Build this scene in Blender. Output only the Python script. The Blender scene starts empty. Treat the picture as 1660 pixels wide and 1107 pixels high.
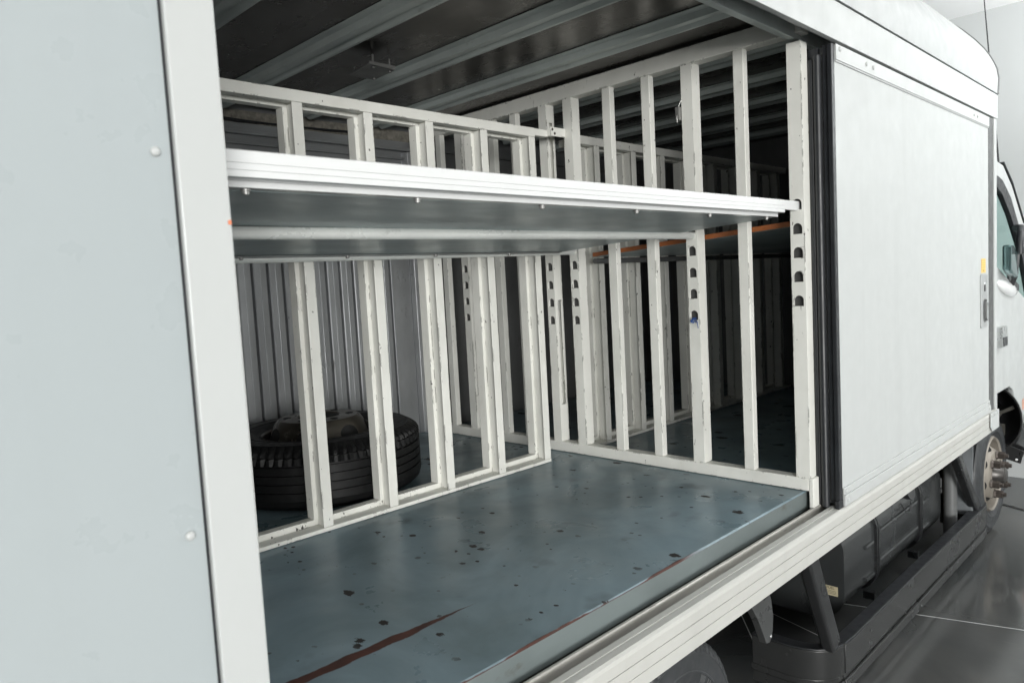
import bpy, bmesh, math, random
from mathutils import Vector, Matrix, Euler
random.seed(7)
PI = math.pi
scene = bpy.context.scene
COL = scene.collection

# ------------------------------------------------------------------ camera
cam_d = bpy.data.cameras.new('camera')
cam = bpy.data.objects.new('camera', cam_d)
COL.objects.link(cam)
RX = Vector((0.70633154, -0.70576876, -0.05464634))
RY = Vector((-0.0944265, -0.01743147, -0.99537921))
RZ = Vector((0.70155499, 0.70822779, -0.07895567))
M3 = Matrix((RX, -RY, -RZ)).transposed()
cam.matrix_world = Matrix.Translation((0, 0, 1.65)) @ M3.to_4x4()
cam_d.sensor_width = 36.0
cam_d.lens = 36.0 * 1188.8 / 1660.0
cam_d.clip_start = 0.05
cam_d.clip_end = 100
cam_d.dof.use_dof = True
cam_d.dof.focus_distance = 2.75
cam_d.dof.aperture_fstop = 5.6
scene.camera = cam

# ------------------------------------------------------------------ light
world = bpy.data.worlds.new('World')
scene.world = world
world.use_nodes = True
bg = world.node_tree.nodes['Background']
bg.inputs['Color'].default_value = (0.93, 0.98, 1.0, 1)
bg.inputs['Strength'].default_value = 0.12


def area_lamp(name, loc, rot, sx, sy, power, color=(1, 1, 1)):
    d = bpy.data.lights.new(name, 'AREA')
    d.shape = 'RECTANGLE'
    d.size = sx
    d.size_y = sy
    d.energy = power
    d.color = color
    o = bpy.data.objects.new(name, d)
    o.location = loc
    o.rotation_euler = rot
    COL.objects.link(o)
    return o


def aim(loc, target):
    return (Vector(target) - Vector(loc)).to_track_quat('-Z', 'Y').to_euler()


area_lamp('overhead_softbox', (1.6, -1.9, 3.30), (math.radians(12), 0, 0), 7.0, 3.4, 30, (1.0, 1.0, 0.985))
area_lamp('key_softbox', (-5.0, -9.1, 1.9), aim((-5.0, -9.1, 1.9), (1.8, 1.7, 1.5)), 6.0, 3.0, 1600, (1.0, 0.995, 0.97))
area_lamp('ceiling_wash', (5.4, -1.2, 2.3), (PI, 0, 0), 2.2, 2.2, 200, (1.0, 1.0, 1.0))  # unseen uplight added to brighten the studio ceiling
scene.view_settings.view_transform = 'Standard'
scene.view_settings.look = 'None'
scene.view_settings.exposure = 0.0
scene.view_settings.gamma = 1.0
scene.view_settings.use_curve_mapping = False
scene.render.engine = 'CYCLES'
scene.cycles.max_bounces = 10
scene.cycles.diffuse_bounces = 6
scene.cycles.glossy_bounces = 5


# ------------------------------------------------------------------ materials
class NT:
    def __init__(self, name):
        self.m = bpy.data.materials.new(name)
        self.m.use_nodes = True
        self.t = self.m.node_tree
        self.b = self.t.nodes['Principled BSDF']
        self.pos = self.n('ShaderNodeNewGeometry').outputs['Position']

    def n(self, typ, **kw):
        x = self.t.nodes.new(typ)
        for k, v in kw.items():
            setattr(x, k, v)
        return x

    def link(self, a, b):
        self.t.links.new(a, b)

    def math(self, op, a, b=None, c=None, clamp=False):
        x = self.n('ShaderNodeMath', operation=op)
        x.use_clamp = clamp
        for i, v in enumerate((a, b, c)):
            if v is None:
                continue
            if isinstance(v, (int, float)):
                x.inputs[i].default_value = v
            else:
                self.link(v, x.inputs[i])
        return x.outputs[0]

    def scaled(self, s, off=(0, 0, 0)):
        x = self.n('ShaderNodeMapping')
        x.inputs['Scale'].default_value = s
        x.inputs['Location'].default_value = off
        self.link(self.pos, x.inputs['Vector'])
        return x.outputs[0]

    def noise(self, scale=5.0, detail=4.0, stretch=(1, 1, 1), rough=0.55, off=(0, 0, 0), dist=0.0):
        x = self.n('ShaderNodeTexNoise')
        x.inputs['Scale'].default_value = scale
        x.inputs['Detail'].default_value = detail
        x.inputs['Roughness'].default_value = rough
        x.inputs['Distortion'].default_value = dist
        self.link(self.scaled(stretch, off), x.inputs['Vector'])
        return x.outputs['Fac']

    def ramp(self, v, a, b, lo=0.0, hi=1.0):
        x = self.n('ShaderNodeMapRange')
        x.inputs['From Min'].default_value = a
        x.inputs['From Max'].default_value = b
        x.inputs['To Min'].default_value = lo
        x.inputs['To Max'].default_value = hi
        self.link(v, x.inputs['Value'])
        return x.outputs[0]

    def mix(self, f, a, b):
        x = self.n('ShaderNodeMix', data_type='RGBA')
        if isinstance(f, (int, float)):
            x.inputs[0].default_value = f
        else:
            self.link(f, x.inputs[0])
        for i, v in ((6, a), (7, b)):
            if isinstance(v, tuple):
                x.inputs[i].default_value = (*v, 1)
            else:
                self.link(v, x.inputs[i])
        return x.outputs[2]

    def edge(self, r=0.004):
        bv = self.n('ShaderNodeBevel')
        bv.samples = 4
        bv.inputs['Radius'].default_value = r
        g = self.n('ShaderNodeNewGeometry')
        d = self.n('ShaderNodeVectorMath', operation='DOT_PRODUCT')
        self.link(bv.outputs[0], d.inputs[0])
        self.link(g.outputs['Normal'], d.inputs[1])
        return self.ramp(d.outputs['Value'], 0.995, 0.90)

    def bump(self, h, strength=0.2, dist=0.002):
        x = self.n('ShaderNodeBump')
        x.inputs['Strength'].default_value = strength
        x.inputs['Distance'].default_value = dist
        self.link(h, x.inputs['Height'])
        self.link(x.outputs[0], self.b.inputs['Normal'])

    def set(self, color=None, rough=None, metal=None, coat=None, spec=None, trans=None):
        for k, v in (('Base Color', color), ('Roughness', rough), ('Metallic', metal), ('Coat Weight', coat),
                     ('Specular IOR Level', spec), ('Transmission Weight', trans)):
            if v is None:
                continue
            if isinstance(v, tuple):
                self.b.inputs[k].default_value = (*v, 1)
            elif isinstance(v, (int, float)):
                self.b.inputs[k].default_value = v
            else:
                self.link(v, self.b.inputs[k])
        return self.m


def simple(name, color, rough=0.5, metal=0.0, var=0.12, scale=9.0, coat=None, spec=None):
    t = NT(name)
    f = t.noise(scale, 5)
    c2 = tuple(c * (1 - var * 2) for c in color)
    c = t.mix(t.ramp(f, 0.35, 0.7), color, c2)
    r = t.ramp(t.noise(scale * 2.3, 4, off=(3, 1, 2)), 0.3, 0.7, max(0.02, rough * 0.8), min(1, rough * 1.25))
    return t.set(c, r, metal, coat, spec)


def frame_paint():
    t = NT('cream_frame_paint')
    base = t.mix(t.ramp(t.noise(6, 5), 0.35, 0.7), (0.765, 0.765, 0.72), (0.68, 0.68, 0.635))
    grime = t.ramp(t.noise(3.0, 6, (1, 1, 0.5), 0.65, (4, 2, 0)), 0.56, 0.78)
    base = t.mix(t.math('MULTIPLY', grime, 0.25), base, (0.34, 0.33, 0.28))
    chip_e = t.math('MULTIPLY', t.edge(0.007), t.ramp(t.noise(19, 5, (1, 1, 0.4), 0.7, (1, 5, 2)), 0.555, 0.575))
    chip_s = t.ramp(t.noise(55, 3, (1, 1, 0.55), 0.6, (7, 1, 3)), 0.705, 0.72)
    scuff = t.ramp(t.noise(34, 4, (1.0, 1.0, 0.22), 0.6, (2, 8, 5)), 0.695, 0.73)
    chip = t.math('MAXIMUM', chip_e, chip_s)
    c = t.mix(t.math('MULTIPLY', scuff, 0.55), base, (0.23, 0.22, 0.2))
    c = t.mix(chip, c, (0.07, 0.066, 0.06))
    t.bump(t.math('ADD', t.noise(40, 4), t.math('MULTIPLY', chip, -1.5)), 0.2, 0.0012)
    return t.set(c, 0.42, 0.0)


def white_paint(name, col=(0.465, 0.482, 0.478), rough=0.5, streaks=0.10, specks=0.0, coat=0.05):
    t = NT(name)
    st = t.ramp(t.noise(9, 5, (1.0, 1.0, 0.06), 0.6), 0.52, 0.72)
    big = t.ramp(t.noise(1.3, 3), 0.4, 0.7)
    dk = tuple(c * 0.86 for c in col)
    c = t.mix(t.math('MULTIPLY', st, streaks * 4), col, dk)
    c = t.mix(t.math('MULTIPLY', big, 0.05), c, dk)
    sp = t.ramp(t.noise(75, 2, off=(2, 2, 9)), 0.77, 0.80)
    c = t.mix(t.math('MULTIPLY', sp, 0.16 if specks else 0.10), c, (0.35, 0.35, 0.33))
    t.bump(t.noise(2.2, 2), 0.05, 0.01)
    return t.set(c, t.ramp(t.noise(12, 4), 0.3, 0.7, rough * 0.8, rough * 1.3), 0.0, coat, 0.25)


def pan_paint():
    t = NT('blue_grey_floor_paint')
    sx = t.n('ShaderNodeSeparateXYZ')
    t.link(t.pos, sx.inputs[0])
    X, Y = sx.outputs[0], sx.outputs[1]
    base = t.mix(t.ramp(t.noise(2.2, 5, off=(0.4, 0.2, 0), dist=0.8), 0.36, 0.62), (0.195, 0.268, 0.305), (0.118, 0.166, 0.184))
    pale = t.ramp(t.noise(4.5, 6, (1, 2.2, 1), 0.65, (5, 1, 0), 0.8), 0.58, 0.78)
    base = t.mix(t.math('MULTIPLY', pale, 0.5), base, (0.17, 0.21, 0.225))
    scr = t.ramp(t.noise(10, 5, (0.35, 5.5, 1), 0.6, (2, 4, 0), 0.4), 0.66, 0.74)
    base = t.mix(t.math('MULTIPLY', scr, 0.18), base, (0.24, 0.28, 0.29))
    # dull footprints / smudges
    sm = t.ramp(t.noise(5.5, 3, (1, 1, 1), 0.5, (9, 3, 0)), 0.64, 0.74)
    base = t.mix(t.math('MULTIPLY', sm, 0.5), base, (0.045, 0.052, 0.052))
    # chipped through spots: scattered irregular blots of several sizes
    def blots(scale, off, thr, rmax, wob, squash):
        vo = t.n('ShaderNodeTexVoronoi')
        vo.inputs['Scale'].default_value = scale
        vo.inputs['Randomness'].default_value = 1.0
        t.link(t.scaled(squash, off), vo.inputs['Vector'])
        sc = t.n('ShaderNodeSeparateColor')
        t.link(vo.outputs['Color'], sc.inputs[0])
        rad = t.ramp(sc.outputs[0], thr, 1.0, 0.0, rmax)
        d = t.math('ADD', vo.outputs['Distance'], t.math('MULTIPLY', t.math('SUBTRACT', t.noise(scale * 5.5, 4, squash, 0.7, off), 0.5), wob))
        return t.ramp(t.math('SUBTRACT', rad, d), -0.01, 0.015)
    gate = t.ramp(t.noise(2.4, 2, off=(6, 6, 0)), 0.38, 0.5)
    spot = blots(7.5, (3.95, 1.37, 0), 0.52, 0.20, 0.30, (1.25, 0.8, 1))
    tiny = blots(19, (1.1, 7.2, 0), 0.50, 0.22, 0.35, (1.0, 0.75, 1))
    dots = blots(40, (5.1, 2.2, 0), 0.80, 0.26, 0.3, (1, 0.8, 1))
    spots = t.math('MAXIMUM', spot, t.math('MULTIPLY', t.math('MAXIMUM', tiny, dots), gate))
    c = t.mix(spots, base, (0.018, 0.014, 0.013))
    # red primer worn through along a dent
    wob = t.ramp(t.noise(14, 4, (1, 1, 1), 0.6, (0, 5, 0)), 0.3, 0.7, -0.004, 0.004)
    line = t.math('ADD', t.math('MULTIPLY_ADD', X, -0.03, 1.386), wob)
    dist = t.math('ABSOLUTE', t.math('SUBTRACT', Y, line))
    half = t.math('MINIMUM', t.math('MULTIPLY', t.math('SUBTRACT', 1.15, X), 0.07), 0.0155)
    red1 = t.ramp(t.math('SUBTRACT', half, dist), -0.0015, 0.0015)
    # red primer along the front lip
    wid = t.ramp(t.noise(5, 4, (1, 0.1, 1), 0.6, (0, 0, 4)), 0.42, 0.7, 1.100, 1.1085)
    red2 = t.math('MULTIPLY', t.ramp(t.math('SUBTRACT', wid, Y), -0.001, 0.001), t.ramp(X, 1.85, 1.7))
    red2 = t.math('MULTIPLY', red2, t.ramp(t.math('ABSOLUTE', t.math('SUBTRACT', Y, 1.105)), 0.0085, 0.0065))
    red = t.math('MAXIMUM', red1, red2)
    c = t.mix(red, c, t.mix(t.ramp(t.noise(30, 4), 0.35, 0.7), (0.080, 0.029, 0.021), (0.045, 0.02, 0.016)))
    rough = t.ramp(t.noise(6, 5, dist=0.5), 0.3, 0.72, 0.24, 0.46)
    rough = t.math('MAXIMUM', rough, t.math('MULTIPLY', t.math('MAXIMUM', spots, red), 0.65))
    t.bump(t.math('ADD', t.math('MULTIPLY', t.noise(5, 3), 0.6), t.math('MULTIPLY', spots, -0.3)), 0.10, 0.004)
    return t.set(c, rough, 0.0, 0.0, 0.3)


def metal_sheet(name, col, rough=0.25, metal=1.0, stretch=(1, 1, 1), stain=0.4, dark=(0.12, 0.115, 0.10)):
    t = NT(name)
    c = t.mix(t.ramp(t.noise(3, 6, stretch, 0.65), 0.4, 0.72), col, tuple(a * 0.7 for a in col))
    s = t.ramp(t.noise(16, 6, stretch, 0.7, (3, 1, 6)), 0.62, 0.72)
    c = t.mix(t.math('MULTIPLY', s, stain), c, dark)
    r = t.ramp(t.noise(7, 5, stretch, 0.6, (1, 1, 1)), 0.3, 0.7, rough * 0.75, rough * 1.35)
    t.bump(t.noise(2.6, 2, stretch), 0.05, 0.006)
    return t.set(c, r, metal)


def studio_floor_mat():
    t = NT('dark_epoxy_floor')
    c = t.mix(t.ramp(t.noise(1.1, 6, dist=0.7), 0.35, 0.7), (0.048, 0.052, 0.053), (0.090, 0.090, 0.086))
    tr = t.ramp(t.noise(26, 4, rough=0.7), 0.70, 0.76)
    c = t.mix(t.math('MULTIPLY', tr, 0.35), c, (0.13, 0.125, 0.12))
    scr = t.ramp(t.noise(7, 5, (4, 0.5, 1), 0.6, (1, 1, 1), 0.5), 0.67, 0.75)
    c = t.mix(t.math('MULTIPLY', scr, 0.2), c, (0.15, 0.15, 0.145))
    r = t.ramp(t.noise(1.7, 6, dist=1.0), 0.3, 0.72, 0.07, 0.26)
    t.bump(t.noise(1.5, 3), 0.04, 0.02)
    return t.set(c, r, 0.0, None, 0.9)


FRAME = frame_paint()
SEALG = simple('grey_door_seal', (0.085, 0.088, 0.088), 0.5, 0, 0.1)
HOLESHADE = simple('hole_shade_steel', (0.10, 0.10, 0.10), 0.5, 0.4)
WHITE = white_paint('white_body_paint')
ROOFP = white_paint('dimmed_roof_white', (0.36, 0.375, 0.373), 0.4, 0.04)  # copy of the white paint, darkened to tone down light on the roof
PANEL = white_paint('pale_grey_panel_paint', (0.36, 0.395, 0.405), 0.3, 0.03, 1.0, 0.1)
TRIMW = white_paint('white_trim_paint', (0.47, 0.485, 0.48), 0.42, 0.04)
SILLW = white_paint('scuffed_white_sill_paint', (0.47, 0.47, 0.445), 0.45, 0.12, 1.0)
PAN = pan_paint()
PANEDGE = metal_sheet('worn_floor_edge_paint', (0.17, 0.20, 0.20), 0.42, 0.15, (0.5, 1, 1), 0.6, (0.09, 0.08, 0.065))
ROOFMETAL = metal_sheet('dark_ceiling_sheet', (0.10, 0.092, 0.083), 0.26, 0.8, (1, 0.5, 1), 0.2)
RIB = metal_sheet('zinc_rib_metal', (0.55, 0.60, 0.585), 0.42, 0.3, (1, 0.4, 1), 0.35)
ALU = metal_sheet('aluminium', (0.5, 0.51, 0.51), 0.32, 0.9, (0.3, 1, 1), 0.2)
SHELFU = metal_sheet('shelf_sheet_metal', (0.34, 0.395, 0.405), 0.38, 0.3, (0.5, 1, 1), 0.25)
SHELFW = white_paint('anodised_white_edge', (0.63, 0.64, 0.64), 0.35, 0.03)
ZINC = metal_sheet('galvanised_pipe_zinc', (0.82, 0.84, 0.81), 0.30, 0.25, (0.6, 1, 1), 0.3)
CORR = metal_sheet('grey_shutter_metal', (0.47, 0.485, 0.50), 0.36, 0.55, (1, 1, 0.35), 0.7)
DARKW = metal_sheet('dull_grey_wall_metal', (0.22, 0.225, 0.225), 0.5, 0.4, (1, 1, 0.5), 0.5)
RUBBER = simple('black_rubber', (0.020, 0.022, 0.025), 0.42, 0, 0.15, 14)
BLACKP = simple('black_chassis_paint', (0.022, 0.023, 0.024), 0.30, 0, 0.05, 3, None, 0.6)
CHASSIS = simple('dirty_chassis_steel', (0.045, 0.042, 0.036), 0.6, 0.1, 0.2, 7)
TANKP = metal_sheet('black_tank_paint', (0.042, 0.045, 0.046), 0.22, 0.1, (1, 1, 0.4), 0.12, (0.10, 0.095, 0.085))
GREYPL = simple('grey_plastic', (0.15, 0.155, 0.155), 0.4, 0, 0.1)
TYRE = simple('tyre_rubber', (0.009, 0.0092, 0.0095), 0.45, 0, 0.2, 20, None, 0.22)
TYREG = simple('dusty_tyre_rubber', (0.040, 0.043, 0.046), 0.5, 0, 0.12, 14)
RIMW = metal_sheet('weathered_cream_wheel_paint', (0.29, 0.262, 0.225), 0.5, 0.1, (1, 1, 1), 0.85, (0.16, 0.085, 0.05))
RIMD = metal_sheet('dull_spare_rim_metal', (0.105, 0.095, 0.08), 0.3, 0.75, (1, 1, 1), 0.5)
NUT = simple('rusty_nut_steel', (0.10, 0.085, 0.075), 0.5, 0.6, 0.25, 40)
DARKIN = simple('hole_shade_black', (0.008, 0.008, 0.008), 0.9)  # for flat faces that paint in the shade of holes
STEEL = simple('handle_steel', (0.60, 0.61, 0.61), 0.3, 0.9, 0.04)
YEL = simple('yellow_sticker', (0.74, 0.52, 0.16), 0.5, 0, 0.06)
CREAM = simple('cream_label', (0.50, 0.44, 0.29), 0.55, 0, 0.1)
REDP = simple('red_label_ink', (0.42, 0.22, 0.14), 0.6)
INK = simple('dark_ink', (0.05, 0.045, 0.035), 0.6)
ORANGE = simple('orange_edge_band', (0.36, 0.115, 0.035), 0.5, 0, 0.2)
BLUE = simple('blue_twine', (0.03, 0.09, 0.30), 0.7)
REDC = simple('red_chassis_part', (0.35, 0.03, 0.03), 0.4)
ORSTICK = simple('orange_paint_mark', (0.8, 0.25, 0.12), 0.5)
WALLM = white_paint('studio_wall_paint', (0.51, 0.53, 0.53), 0.6, 0.0, 0, 0.0)
CEILM = white_paint('studio_ceiling_paint', (0.88, 0.89, 0.89), 0.7, 0.0, 0, 0.0)
FLOORM = studio_floor_mat()
JOINT = simple('pale_joint_filler', (0.62, 0.63, 0.62), 0.5)
JOINTD = simple('dark_joint_rubber', (0.03, 0.03, 0.03), 0.6)
GLASS = NT('tinted_cab_glass').set((0.80, 0.92, 0.90), 0.02, 0.0, None, None, 1.0)
GLASS.node_tree.nodes['Principled BSDF'].inputs['IOR'].default_value = 1.02
LAMPG = simple('clear_lamp_lens', (0.82, 0.83, 0.83), 0.12, 0, 0.03, 5, 0.8)
MIRRB = simple('teal_mirror_glass', (0.16, 0.25, 0.25), 0.08, 0.8, 0.1)
WOODT = simple('old_wood_strip', (0.26, 0.245, 0.21), 0.7, 0, 0.3, 40)


# ------------------------------------------------------------------ mesh helpers
class MB:
    def __init__(self):
        self.bm = bmesh.new()

    def box(self, x0, x1, y0, y1, z0, z1, mi=0):
        v = [self.bm.verts.new((x, y, z)) for x in (x0, x1) for y in (y0, y1) for z in (z0, z1)]
        for q in ((0, 1, 3, 2), (4, 6, 7, 5), (0, 4, 5, 1), (2, 3, 7, 6), (0, 2, 6, 4), (1, 5, 7, 3)):
            self.bm.faces.new([v[i] for i in q]).material_index = mi
        return self

    def prism(self, pts, axis, a, b, mi=0, smooth=False):
        """closed polygon pts in the two other axes, extruded along axis from a to b"""
        def P(p, t):
            return {'x': (t, p[0], p[1]), 'y': (p[0], t, p[1]), 'z': (p[0], p[1], t)}[axis]
        A = [self.bm.verts.new(P(p, a)) for p in pts]
        B = [self.bm.verts.new(P(p, b)) for p in pts]
        n = len(pts)
        for i in range(n):
            f = self.bm.faces.new((A[i], A[(i + 1) % n], B[(i + 1) % n], B[i]))
            f.material_index = mi
            f.smooth = smooth
        self.bm.faces.new(A[::-1]).material_index = mi
        self.bm.faces.new(B).material_index = mi
        return self

    def sheet(self, pts, axis, a, b, th, mi=0):
        """open polyline given a thickness th (offset to its left), extruded along axis"""
        off = []
        n = len(pts)
        for i in range(n):
            p0 = Vector(pts[max(0, i - 1)])
            p1 = Vector(pts[min(n - 1, i + 1)])
            d = (p1 - p0).normalized()
            off.append((pts[i][0] - d.y * th, pts[i][1] + d.x * th))
        return self.prism(list(pts) + off[::-1], axis, a, b, mi, True)

    def tube(self, pts, r, seg=14, mi=0, cap=True):
        pts = [Vector(p) for p in pts]
        rings = []
        up = None
        for i, p in enumerate(pts):
            d = (pts[min(i + 1, len(pts) - 1)] - pts[max(i - 1, 0)]).normalized()
            if up is None:
                up = Vector((0, 0, 1)) if abs(d.z) < 0.9 else Vector((1, 0, 0))
            s = d.cross(up).normalized()
            up = s.cross(d).normalized()
            rr = r[i] if isinstance(r, (list, tuple)) else r
            rings.append([self.bm.verts.new(p + (s * math.cos(a) + up * math.sin(a)) * rr)
                          for a in (2 * PI * k / seg for k in range(seg))])
        for A, B in zip(rings, rings[1:]):
            for k in range(seg):
                f = self.bm.faces.new((A[k], A[(k + 1) % seg], B[(k + 1) % seg], B[k]))
                f.smooth = True
                f.material_index = mi
        if cap:
            self.bm.faces.new(rings[0][::-1]).material_index = mi
            self.bm.faces.new(rings[-1]).material_index = mi
        return self

    def lathe(self, prof, center, axis, seg=48, mi=0, closed=False):
        """prof: (radius, offset along axis)"""
        ax = {'x': Vector((1, 0, 0)), 'y': Vector((0, 1, 0)), 'z': Vector((0, 0, 1))}[axis]
        u = {'x': Vector((0, 1, 0)), 'y': Vector((0, 0, 1)), 'z': Vector((1, 0, 0))}[axis]
        w = ax.cross(u)
        c = Vector(center)
        rings = []
        for r, o in prof:
            rings.append([self.bm.verts.new(c + ax * o + (u * math.cos(t) + w * math.sin(t)) * max(r, 1e-4))
                          for t in (2 * PI * k / seg for k in range(seg))])
        pairs = list(zip(rings, rings[1:]))
        if closed:
            pairs.append((rings[-1], rings[0]))
        for A, B in pairs:
            for k in range(seg):
                f = self.bm.faces.new((A[k], A[(k + 1) % seg], B[(k + 1) % seg], B[k]))
                f.smooth = True
                f.material_index = mi
        return self

    def ball(self, c, r, sx=1, sy=1, sz=1, seg=14, mi=0):
        m = Matrix.Translation(c) @ Matrix.Diagonal((r * sx, r * sy, r * sz, 1))
        g = bmesh.ops.create_uvsphere(self.bm, u_segments=seg, v_segments=max(6, seg // 2), radius=1, matrix=m)
        for f in {f for v in g['verts'] for f in v.link_faces}:
            f.smooth = True
            f.material_index = mi
        return self

    def path_plate(self, path, z0, z1, th, mi=0):
        """vertical plate following an XY path"""
        n = len(path)
        off = []
        for i in range(n):
            d = (Vector(path[min(i + 1, n - 1)]) - Vector(path[max(i - 1, 0)])).normalized()
            off.append((path[i][0] - d.y * th, path[i][1] + d.x * th))
        return self.prism(list(path) + off[::-1], 'z', z0, z1, mi, True)


ORG = {}


def world_origin(o):
    return ORG[o.name]


def thing(name, label, cat, loc, group=None):
    o = bpy.data.objects.new(name, None)
    o.empty_display_size = 0.2
    COL.objects.link(o)
    o.location = loc
    ORG[o.name] = Vector(loc)
    o['label'] = label
    o['category'] = cat
    if group:
        o['group'] = group
    return o


def obj(name, mb, mats, parent=None, bevel=0.0, label=None, cat=None, kind=None, origin=None, seg=2):
    bm = mb.bm
    bmesh.ops.recalc_face_normals(bm, faces=bm.faces)
    if origin is None:
        xs = [v.co for v in bm.verts]
        lo = Vector((min(c.x for c in xs), min(c.y for c in xs), min(c.z for c in xs)))
        hi = Vector((max(c.x for c in xs), max(c.y for c in xs), max(c.z for c in xs)))
        origin = Vector(((lo.x + hi.x) / 2, (lo.y + hi.y) / 2, lo.z))
    origin = Vector(origin)
    bmesh.ops.translate(bm, verts=bm.verts, vec=-origin)
    for e in bm.edges:
        if len(e.link_faces) == 2 and e.calc_face_angle(0.0) > 0.62:
            e.smooth = False
    me = bpy.data.meshes.new(name)
    bm.to_mesh(me)
    bm.free()
    for m in (mats if isinstance(mats, (list, tuple)) else [mats]):
        me.materials.append(m)
    o = bpy.data.objects.new(name, me)
    COL.objects.link(o)
    ORG[o.name] = origin
    if parent is not None:
        o.parent = parent
        o.location = origin - world_origin(parent)
    else:
        o.location = origin
    if bevel > 0:
        md = o.modifiers.new('edge_round', 'BEVEL')
        md.width = bevel
        md.segments = seg
        md.limit_method = 'ANGLE'
        md.angle_limit = math.radians(40)
        md.harden_normals = False
    if label:
        o['label'] = label
    if cat:
        o['category'] = cat
    if kind:
        o['kind'] = kind
    return o


def dup(o, parent, delta):
    c = o.copy()
    COL.objects.link(c)
    c.parent = parent
    c.location = o.location + Vector(delta)
    ORG[c.name] = world_origin(o) + Vector(delta)
    return c


def text_mb(txt, size, matrix, depth=0.0006):
    cu = bpy.data.curves.new('txt', 'FONT')
    cu.body = txt
    cu.size = size
    cu.extrude = depth
    cu.align_x = 'CENTER'
    cu.align_y = 'CENTER'
    to = bpy.data.objects.new('txt', cu)
    COL.objects.link(to)
    dg = bpy.context.evaluated_depsgraph_get()
    me = bpy.data.meshes.new_from_object(to.evaluated_get(dg))
    mb = MB()
    mb.bm.from_mesh(me)
    bmesh.ops.transform(mb.bm, matrix=matrix, verts=mb.bm.verts)
    bpy.data.objects.remove(to)
    bpy.data.curves.remove(cu)
    bpy.data.meshes.remove(me)
    return mb


# ------------------------------------------------------------------ the setting
m = MB()
m.box(-13, 9, -14, 9, -0.2, 0.0)


def strip(p, q, w, mi, z=0.004):
    p, q = Vector((*p, 0)), Vector((*q, 0))
    d = (q - p).normalized()
    n = Vector((-d.y, d.x, 0)) * w / 2
    vs = [m.bm.verts.new((a.x, a.y, z)) for a in (p - n, q - n, q + n, p + n)]
    m.bm.faces.new(vs).material_index = mi


strip((3.44, 1.70), (4.7, -2.5), 0.0055, 1)
strip((2.0, 0.78), (3.43, 1.94), 0.005, 1)
strip((3.10, 1.16), (3.42, 2.2), 0.005, 1, 0.0045)
strip((5.15, 0.02), (6.2, 2.35), 0.022, 2)
obj('floor', m, [FLOORM, JOINT, JOINTD], kind='structure', label='dark glossy studio floor with thin pale joint lines', cat='floor')
m = MB()
m.box(6.42, 6.62, -9, 9, 0, 3.44)
obj('wall', m, WALLM, kind='structure', label='plain white studio wall beyond the cab', cat='wall')
m = MB()
m.box(-9, 6.62, -9, 9, 3.44, 3.6)
obj('ceiling', m, CEILM, kind='structure', label='bright white studio ceiling', cat='ceiling')

# ------------------------------------------------------------------ the truck
XR, XF = -1.1, 4.83          # rear and front end of the cargo box
YS, YF = 1.0, 3.3            # near and far side
ZC = 2.51                    # ceiling of the cargo space
ZP = 0.86                    # cargo floor
truck = thing('box_truck', 'white delivery box truck with its side door slid open on an empty slatted cargo bay', 'truck', (2.4, 2.15, 0))

# cargo floor: painted pan with a turned down front lip, in two bays
m = MB()
for (a, b) in ((0.36, 2.555), (2.59, 4.74)):
    m.prism([(1.10, 0.79), (1.0985, ZP - 0.004), (1.103, ZP), (3.2, ZP), (3.2, 0.79)], 'x', a, b)
for f in m.bm.faces:
    f.normal_update()
    if abs(f.normal.y) > 0.7 and f.calc_center_median().y < 1.2:
        f.material_index = 1
obj('cargo_floor', m, [PAN, PANEDGE], truck)
m = MB()
m.box(XR, XF, 1.12, 3.2, 0.70, 0.788)
obj('floor_frame', m, CHASSIS, truck)

# sill extrusion
prof = [(0.988, 0.690), (0.988, 0.7245), (0.993, 0.7250), (0.993, 0.7258), (0.988, 0.7265), (0.9875, 0.757), (0.9925, 0.7575), (0.9925, 0.7583),
        (0.9875, 0.7595), (0.987, 0.786), (0.990, 0.794), (0.997, 0.799), (1.015, 0.800), (1.0155, 0.798), (1.0175, 0.798), (1.018, 0.801),
        (1.0345, 0.802), (1.0345, 0.690)]
m = MB()
m.prism(prof, 'x', XR, XF - 0.02)
obj('sill_rail', m, SILLW, truck, 0.0008)
m = MB()
m.prism([(1.0355, 0.69), (1.0355, 0.779), (1.064, 0.779), (1.064, 0.803), (1.067, 0.806), (1.0735, 0.806), (1.0755, 0.803), (1.0755, 0.770), (1.118, 0.768), (1.118, 0.69)], 'x', XR, XF - 0.02)
obj('track_rail', m, metal_sheet('dirty_track', (0.40, 0.39, 0.36), 0.5, 0.3, (0.35, 1, 1), 0.95, (0.10, 0.085, 0.065)), truck, 0.001)
m = MB()
m.prism([(XF - 0.20, 0.70), (XF - 0.23, 0.725), (XF - 0.23, 0.80), (XF - 0.05, 0.80), (XF - 0.05, 0.70)], 'y', 0.978, 0.9835)
for x, z in ((4.62, 0.785), (4.68, 0.785), (4.74, 0.785)):
    m.ball((x, 0.977, z), 0.006, 1, 0.5, 1, 10)
obj('corner_plate', m, TRIMW, truck, 0.001)

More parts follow.
